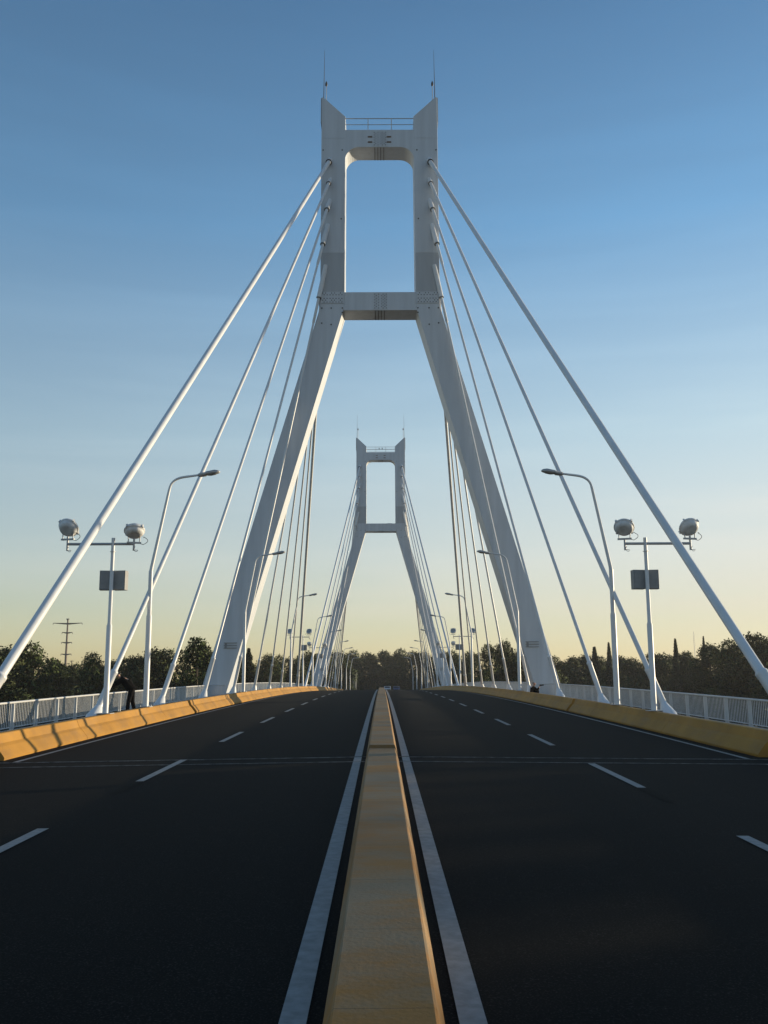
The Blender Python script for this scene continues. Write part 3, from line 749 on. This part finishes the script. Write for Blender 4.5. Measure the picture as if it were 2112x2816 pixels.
mb = MB(); mb.tube([(0.05, 0, 0), (0.19, 0, 0.02)], [0.036, 0.042], 12); mb.build("lens", M_dark, cmr)

# two birds on the far tower's top rail
def bird(x, lab):
    t = empty("bird", (x, T2 + 0.12, zc(T2) - zc(T1) + 40.386), lab, 'bird', 'birds perched on the far tower')
    skin_mesh("bird_body", [(0, 0.14, 0.05), (0, 0.05, 0.12), (0, -0.02, 0.2), (0, -0.04, 0.30), (0, -0.10, 0.30)], [(0, 1), (1, 2), (2, 3), (3, 4)], [.025, .075, .09, .05, .012], M_dark, t, 2, 1)
    mb = MB()
    for s in (-1, 1): mb.tube([(s * .03, -0.01, 0.0), (s * .03, 0.0, 0.12)], .008, 5)
    mb.build("leg", M_dark, t)
bird(-0.25, 'left one of two dark birds perched on the far tower\'s top handrail'); bird(0.25, 'right one of two dark birds perched on the far tower\'s top handrail')

# ------------------------------------------------------------------ trees
rng = np.random.default_rng(7)
def leaf_mesh(name, pts, size, material, up=0.25, out=None):
    n = len(pts)
    nrm = rng.normal(size=(n, 3)); nrm[:, 2] += up; nrm /= np.linalg.norm(nrm, axis=1)[:, None]
    a = np.cross(nrm, rng.normal(size=(n, 3))); a /= np.linalg.norm(a, axis=1)[:, None]; b = np.cross(nrm, a)
    sz = size * (0.55 + 0.9 * rng.random(n))[:, None]
    v = np.empty((n, 4, 3)); v[:, 0] = pts - a * sz; v[:, 1] = pts + b * sz * .5 + nrm * sz * .15; v[:, 2] = pts + a * sz; v[:, 3] = pts - b * sz * .5 + nrm * sz * .1
    me = bpy.data.meshes.new(name)
    me.vertices.add(n * 4); me.vertices.foreach_set('co', v.reshape(-1).astype(np.float32))
    me.loops.add(n * 4); me.loops.foreach_set('vertex_index', np.arange(n * 4, dtype=np.int32))
    me.polygons.add(n); me.polygons.foreach_set('loop_start', np.arange(0, n * 4, 4, dtype=np.int32)); me.polygons.foreach_set('loop_total', np.full(n, 4, dtype=np.int32))
    me.materials.append(material); me.update()
    if out is not None:
        # leaf clumps shade with the rounded mass they belong to, not as stray cards
        on = out + 0.22 * rng.normal(size=(n, 3)); on /= np.linalg.norm(on, axis=1)[:, None]
        me.polygons.foreach_set('use_smooth', np.ones(n, dtype=bool))
        me.normals_split_custom_set(np.repeat(on, 4, axis=0).tolist())
    return me
def crown_pts(n, lobes, shell=0.55):
    out = []; nrm = []
    wts = np.array([l[3] ** 2 * l[4] for l in lobes]); wts = wts / wts.sum()
    for (x, y, z, r, rz), wt in zip(lobes, wts):
        k = int(n * wt); d = rng.normal(size=(k, 3)); d /= np.linalg.norm(d, axis=1)[:, None]
        rad = (shell + (1 - shell) * rng.random(k) ** 0.6)[:, None] * (1 + 0.10 * rng.normal(size=(k, 1)))
        # break the lobe into sprays
        ph = np.sin(d[:, 0:1] * 7 + x * 3) * np.sin(d[:, 1:2] * 8 + y) * np.sin(d[:, 2:3] * 7 + z)
        rad = rad * (1 + 0.22 * ph)
        out.append(np.array([x, y, z]) + d * rad * np.array([r, r, rz])); nrm.append(d)
    return np.concatenate(out), np.concatenate(nrm)
def broad_variant(seed, H, W, n, material, airy=False):
    """unit tree: height H, crown half width W"""
    rs = random.Random(seed); lobes = []
    nl = 16 if not airy else 22
    for i in range(nl):
        u = i / nl; z = H * (0.26 + 0.60 * u) ; ang = rs.random() * 2 * PI
        env = math.sin(PI * (0.16 + 0.74 * u)) ** 0.7
        rr = W * env * rs.uniform(.25, .72)
        r = W * rs.uniform(.30, .50) * (0.62 if airy else 1) * (1 - .25 * u)
        lobes.append((rr * math.cos(ang), rr * math.sin(ang), z, r, r * rs.uniform(.6, .85)))
    lobes.append((rs.uniform(-.2, .2) * W, 0, H * .90 - W * .14, W * .30, W * .26))
    for k in range(5):
        a = 2 * PI * k / 5 + rs.random(); lobes.append((W * .62 * math.cos(a), W * .62 * math.sin(a), H * .24, W * .42, H * .12))
    pts, dn = crown_pts(n, lobes)
    top = np.percentile(pts[:, 2], 99.6); pts[:, 2] *= H / top
    crown = leaf_mesh("crown", pts, 0.16, material, out=dn)
    mb = MB(); tr = W * 0.075
    mb.tube([(0, 0, -0.3), (0.02 * W, 0, H * .25), (-.03 * W, .02 * W, H * .5), (0, 0, H * .82)], [tr * 1.3, tr, tr * .7, tr * .2], 8)
    for l in lobes[::2]:
        zb = min(l[2] * 0.6, H * .55); mb.tube([(0, 0, zb), (l[0] * .5, l[1] * .5, (zb + l[2]) / 2), (l[0], l[1], l[2])], [tr * .5, tr * .3, tr * .12], 5)
    return crown, mb.mesh("trunk", M_bark)
VH, VW = 13.0, 5.0
variants = [broad_variant(11, VH, VW, 34000, M_leaf[0]), broad_variant(23, VH, VW, 34000, M_leaf[1]), broad_variant(37, VH, VW, 34000, M_leaf[2]),
            broad_variant(51, VH, VW, 34000, M_leaf[0]), broad_variant(77, VH, VW, 22000, M_leaf[2], True)]
def conic_variant(H, W, n, material, power, droop):
    u = rng.random(n) ** 0.8; ang = rng.random(n) * 2 * PI
    env = (1 - u) ** power * (1 if droop else np.minimum(1, u * 7 + .35))
    if droop: env = env * (0.55 + 0.45 * np.abs(np.sin(u * 26)))
    r = W * env * (0.45 + 0.6 * rng.random(n)) * (1 + .15 * np.sin(ang * 3 + u * 9))
    pts = np.stack([r * np.cos(ang), r * np.sin(ang), H * (0.06 + 0.94 * u)], 1)
    mb = MB(); mb.tube([(0, 0, -.3), (0, 0, H * .9)], [W * .12, W * .03], 7)
    return leaf_mesh("crown", pts, 0.17, material, 0, out=np.stack([np.cos(ang), np.sin(ang), 0 * ang + .3], 1)), mb.mesh("trunk", M_bark)
cyp = conic_variant(18, 1.3, 8000, M_leaf[3], 0.75, False)
fir = conic_variant(14, 2.6, 8000, M_leaf[3], 0.9, True)
TREES = [(-44.3, 105, 5.4, 3.1, 0), (-47.0, 120, 5.9, 2.8, 1), (-45.9, 125, 6.4, 3.0, 2), (-51.8, 150, 5.0, 2.2, 3),
(-62.7, 190, 4.3, 2.1, 0), (-53.8, 170, 4.8, 2.3, 1), (-41.5, 140, 5.6, 2.3, 2), (-44.0, 160, 5.0, 2.3, 3),
(-39.3, 150, 5.3, 2.2, 0), (-32.6, 135, 6.1, 2.6, 1), (-31.9, 145, 6.2, 2.4, 2), (-21.1, 110, 6.6, 2.6, 4),
(-22.2, 130, 5.6, 2.3, 0), (-21.3, 140, 5.2, 2.0, 3), (-24.4, 200, 7.0, 2.0, 1), (-23.1, 210, 7.0, 2.1, 2),
(-20.8, 220, 6.8, 2.2, 0), (-17.8, 230, 8.4, 2.9, 3), (-15.6, 250, 8.5, 2.9, 1), (-12.8, 260, 9.4, 3.1, 0),
(-10.0, 345, 12.0, 4.0, 2), (-6.0, 350, 11.6, 4.0, 3), (-2.5, 345, 9.8, 2.7, 1), (1.1, 342, 12.0, 3.3, 0),
(6.0, 345, 12.5, 3.9, 2), (10.5, 340, 11.6, 3.5, 3), (16, 340, 11.6, 3.4, 1), (19, 300, 10.6, 3.1, 0),
(19.4, 260, 9.2, 3.1, 2), (22.9, 250, 8.8, 3.1, 3), (20.3, 180, 8.3, 2.5, 4), (22.5, 170, 8.4, 1.7, 1),
(28.3, 190, 7.4, 2.7, 0), (33.6, 200, 7.3, 2.7, 2), (38.4, 210, 6.6, 2.5, 3), (46.0, 230, 7.0, 2.9, 1),
(51.4, 240, 7.7, 2.6, 0), (55.8, 240, 7.2, 3.2, 2), (62.4, 250, 7.5, 2.9, 3), (66.2, 250, 7.1, 3.3, 1),
(65.8, 230, 7.8, 3.1, 0), (72.7, 240, 7.2, 2.8, 2), (70.9, 220, 7.7, 2.9, 3), (65.3, 190, 8.3, 3.4, 1),
(66.0, 180, 8.5, 3.4, 2), (66.7, 170, 9.4, 3.7, 0), (68.8, 165, 9.8, 3.9, 1), (71.0, 160, 9.0, 3.8, 3)]
KIND = ['dark bushy', 'olive rounded', 'mid green rounded', 'dark spreading', 'airy, taller']
used = set()
def put_tree(pair, x, y, ztop, H, halfw, W, label, cat, group, rz):
    t = empty("tree", (x, y, -8), label, cat, group, rz)
    s = (ztop + 8) / H; sx = halfw / W
    for nm, me in (('crown', pair[0]), ('trunk', pair[1])):
        o = link(bpy.data.objects.new(nm, me), t); o.scale = (sx, sx, s)
    return t
rs = random.Random(5)
left_n = [0]; right_n = [0]; mid_n = [0]
ORDS = ['first', 'second', 'third', 'fourth', 'fifth', 'sixth', 'seventh', 'eighth', 'ninth', 'tenth', 'eleventh', 'twelfth', 'thirteenth', 'fourteenth', 'fifteenth', 'sixteenth', 'seventeenth', 'eighteenth', 'nineteenth', 'twentieth', 'twenty-first', 'twenty-second']
order = sorted(range(len(TREES)), key=lambda i: TREES[i][0] / TREES[i][1])
names = {}
for i in order:
    x, y, zt, wd, k = TREES[i]; a = x / y
    if a < -0.115: c, txt = left_n, 'from the left among the trees left of the bridge'
    elif a < 0.105: c, txt = mid_n, 'from the left among the trees behind the crest'
    else: c, txt = right_n, 'from the left among the trees right of the bridge'
    names[i] = '%s tree, %s %s' % (KIND[k], ORDS[c[0]], txt); c[0] += 1
for i, (x, y, zt, wd, k) in enumerate(TREES):
    f = 2.0 if k != 4 else 1.7
    put_tree(variants[k], x, y, zt, VH, max(wd * f, 3.6), VW, names[i], 'tree', 'trees on the river banks', rs.random() * 6.28)
for (x, y, zt, wd, kind, lab) in [(-23.6, 170, 7.7, 4.2, 'fir', 'pointed layered conifer just right of the near tower\'s left leg'),
        (50.2, 225, 9.6, 2.4, 'cyp', 'stout dark columnar cypress left of the right street lamp'), (56.0, 235, 11.0, 1.7, 'cyp', 'slim pointed cypress hard by the nearest right lamp post'),
        (66.3, 215, 11.0, 1.7, 'cyp', 'tall slim cypress spire standing alone right of the right floodlight mast'), (72.7, 215, 11.5, 1.2, 'cyp', 'slim cypress tip above the far right tree mass'),
        (-20.2, 230, 8.0, 2.2, 'fir', 'small conifer seen between the left cables behind the floodlights'), (27.4, 200, 8.6, 2.6, 'fir', 'conifer top seen just left of the near tower\'s right leg'),
        (-27.7, 240, 8.8, 1.9, 'fir', 'small conifer tip amid the trees behind the left cables')]:
    put_tree(cyp if kind == 'cyp' else fir, x, y, zt, 18 if kind == 'cyp' else 14, wd * (1.0 if kind == 'cyp' else 1), 1.3 if kind == 'cyp' else 2.6, lab, 'tree', 'cypresses and conifers on the banks', rs.random() * 6)
# understorey and far wood that read as one mass
def wood(name, strips, n, size, label, amp=1.0):
    P = []
    tot = sum(abs(b - a) for a, b, *_ in strips)
    for (x0, x1, y0, y1, z0, z1) in strips:
        k = int(n * abs(x1 - x0) / tot); u = rng.random(k)
        x = x0 + (x1 - x0) * u; y = y0 + (y1 - y0) * u + rng.normal(size=k) * 2.5
        top = z1 + amp * (1.1 * np.sin(x * .45) + .8 * np.sin(x * .93 + 1) + .5 * np.sin(x * 2.3))
        z = z0 + (top - z0) * rng.random(k) ** 0.8
        P.append(np.stack([x, y, z], 1))
    PP = np.concatenate(P); me = leaf_mesh(name, PP, size, M_leaf[0], out=np.stack([np.sin(PP[:, 0] * .45), -0.5 + 0 * PP[:, 0], .8 + .5 * np.cos(PP[:, 0] * .93)], 1))
    return tag(link(bpy.data.objects.new(name, me)), label, 'undergrowth', None, 'stuff')
wood("undergrowth", [(-75, -16, 100, 150, -8, -0.5), (-120, -60, 190, 200, -8, 2.0), (-62, -14, 165, 235, -8, 2.0), (15.5, 30, 165, 185, -8, 1.5), (28, 105, 205, 235, -8, 2.0), (58, 84, 150, 165, -8, 2.5)], 60000, 0.32,
     'dark undergrowth of bushes along the river banks beneath the trees')
wood("far_wood", [(-190, 190, 385, 400, -8, 5.0)], 24000, 0.6, 'dark far wood closing the view behind the road end')

wood("shade_wood", [(64, 67, -5, 42, -8, 5.72), (64, 68, 40, 88, -8, 5.65)], 26000, 0.5, 'unseen low wood added on the right bank to shade the road', 0.03)  # out-of-view wood, added to keep low sun off the right carriageway

# ------------------------------------------------------------------ far things
def power_pole():
    t = empty("power_pole", (-108.8, 330, -8), 'tall concrete power pole with long top crossarm and short arms, left of the bridge', 'power pole')
    mb = MB(); mb.tube([(0, 0, 0), (0, 0, 31.3)], [0.62, 0.24], 12); mb.tube([(-.30, 0, 31.2), (.05, 0, 31.6)], [.2, .2], 8); mb.build("pole", M_pole, t)
    for z, wdt, th in ((30.1, 5.0, .45), (26.9, 1.75, .42), (23.5, 1.75, .42), (19.5, 1.75, .42)):
        mb = MB(); 
        for s in (-1, 1): mb.add([(0, -.15, z + .15), (0, .15, z + .15), (0, .15, z - th), (0, -.15, z - th), (s * wdt, -.08, z + .22), (s * wdt, .08, z + .22), (s * wdt, .08, z + .02), (s * wdt, -.08, z + .02)],
                                 [(0, 1, 5, 4), (1, 2, 6, 5), (2, 3, 7, 6), (3, 0, 4, 7), (4, 5, 6, 7)])
        c = mb.build("crossarm", M_pole, t)
        mb = MB()
        for s in (-1, 1): mb.tube([(s * wdt, 0, z + .1), (s * (wdt + .05), 0, z - .45)], .09, 7)
        mb.build("insulator", M_dark, c)
    mb = MB(); mb.box(-.5, .5, -.2, .2, 31.45, 31.75); mb.build("pole_cap", M_pole, t)
    mb = MB(); mb.tube([(-1.5, 0, 16.2), (1.3, 0, 16.3)], .06, 6)
    for s in (-1.5, 1.1): mb.box(s - .2, s + .25, -.15, .15, 16.1, 16.35)
    mb.build("small_arm", M_pole, t)
power_pole()
t = empty("power_pole", (-129.3, 400, -8), 'small thin utility pole just right of the tall power pole', 'power pole')
mb = MB(); mb.tube([(0, 0, 0), (0, 0, 19.0)], [.25, .16], 8); mb.build("pole", M_pole, t)
mb = MB(); mb.box(-.9, .9, -.08, .08, 18.6, 18.8); mb.build("crossarm", M_pole, t)
t = empty("utility_pole", (90.4, 300, -8), 'thin wooden utility pole rising above the right trees', 'power pole')
mb = MB(); mb.tube([(0, 0, 0), (0, 0, 18.0)], [.2, .13], 8); mb.build("pole", M_pole, t)
mb = MB(); mb.box(-.7, .7, -.08, .08, 17.4, 17.6); mb.build("crossarm", M_pole, t)
t = empty("radio_mast", (197, 600, -8), 'hair thin distant radio mast beyond the right trees', 'radio mast')
mb = MB()
for a, b in ((-.35, -.2), (.35, -.2), (0, .4)): mb.tube([(a, b, 0), (a, b, 37), (0, 0, 40)], .07, 5)
for k in range(30):
    z = 1.2 * k + 1; mb.tube([(-.35, -.2, z), (.35, -.2, z + .6), (0, .4, z + 1.2)], .04, 4)
mb.build("lattice", M_galv, t)

def house(name, loc, wx, wy, h, rh, label, wallm, roofm, flat=False):
    t = empty(name, loc, label, 'building')
    mb = MB(); mb.box(-wx / 2, wx / 2, -wy / 2, wy / 2, 0, h); wl = mb.build("wall", wallm, t)
    mb = MB()
    if flat: mb.prism([(-wx / 2 - .3, h), (wx / 2 + .3, h), (wx / 2 + .3, h + rh), (-wx / 2 - .3, h + rh * .6)], -wy / 2 - .3, wy / 2 + .3)
    else: mb.add([(-wx / 2 - .4, -wy / 2 - .5, h + .002), (wx / 2 + .4, -wy / 2 - .5, h + .002), (wx / 2 + .4, wy / 2 + .5, h + .002), (-wx / 2 - .4, wy / 2 + .5, h + .002), (-wx / 2 - .4, 0, h + rh), (wx / 2 + .4, 0, h + rh)],
               [(0, 1, 5, 4), (2, 3, 4, 5), (0, 4, 3), (1, 2, 5), (0, 3, 2, 1)])
    mb.build("roof", roofm, t)
    for i in range(int(wx // 4)):
        cx = -wx / 2 + 2 + i * 4
        mb = MB(); mb.box(cx - .6, cx + .6, -wy / 2 - .05, -wy / 2 - .002, h * .4, h * .75); f = mb.build("window", M_dark, t)
M_shed = mat("shed_cladding", (0.16, 0.18, 0.175), 0.6, noise=(1, 0.3, (8, 1, 1)))
M_brick = mat("brown_wall", (0.16, 0.075, 0.055), 0.9, noise=(1, 0.4))
M_tin = mat("pale_roof", (0.55, 0.54, 0.52), 0.5, noise=(.4, 0.3))
house("warehouse", (-24.5, 322, -8), 32, 10, 12.2, .5, 'long grey shed behind the left lamps beyond the crest', M_shed, M_shed, True)
house("house", (-16.4, 305, -8), 8, 7, 14.3, .7, 'brown walled house with pale roof edge behind the far left cables', M_brick, M_tin, True)

# car coming over the crest, and two parked by the road end
def car(loc, rz, col, label):
    t = empty("car", loc, label, 'car', None, rz)
    cm = mat("car_paint", col, 0.3, noise=(2, 0.1))
    mb = MB(); prof = [(-2.1, .35), (-2.15, .75), (-1.35, .92), (-.75, 1.42), (.75, 1.45), (1.45, .98), (2.1, .85), (2.15, .4)]
    vs = [(-.85, y, z) for y, z in prof] + [(.85, y, z) for y, z in prof]; n = len(prof)
    mb.add(vs, [tuple(range(n)), tuple(range(2 * n - 1, n - 1, -1))] + [(i, i + n, (i + 1) % n + n, (i + 1) % n) for i in range(n)]); bevel(mb.build("body", cm, t), .06, 2)
    mb = MB()
    mb.add([(-.72, -1.32, .97), (.72, -1.32, .97), (.66, -.80, 1.39), (-.66, -.80, 1.39)], [(0, 1, 2, 3)]); mb.build("windscreen", M_dark, t)
    mb = MB(); mb.box(-.70, .70, -2.20, -2.16, .42, .60); mb.build("bumper", M_dark, t)
    for x in (-.6, .6):
        mb = MB(); mb.box(x - .16, x + .16, -2.19, -2.151, .64, .76); mb.build("headlight", M_glass, t)
    for x in (-.86, .86):
        for y in (-1.3, 1.3):
            mb = MB(); mb.tube([(x - .1, y, .33), (x + .1, y, .33)], .33, 16); w = mb.build("wheel", M_dark, t)
car((1.6, 262, zd(1.6, 262) + .01), 0, (.62, .63, .65), 'white car just visible behind the crest at the end of the median kerb')
car((4.2, 270, zd(4.2, 270) + .01), 0, (.03, .06, .18), 'dark blue car half hidden behind the crest right of the white one')

# ------------------------------------------------------------------ air
hz = MB(); hz.box(-260, 260, -40, 640, -9, 60)
hm = bpy.data.materials.new("haze_air"); hm.use_nodes = True; hn = hm.node_tree; hn.nodes.clear()
ho = hn.nodes.new("ShaderNodeOutputMaterial"); hv = hn.nodes.new("ShaderNodeVolumePrincipled")
hv.inputs['Color'].default_value = (0.80, 0.82, 0.85, 1); hv.inputs['Density'].default_value = 0.00020; hv.inputs['Anisotropy'].default_value = 0.2
hn.links.new(hv.outputs[0], ho.inputs['Volume'])
tag(hz.build("haze", hm), kind='stuff')
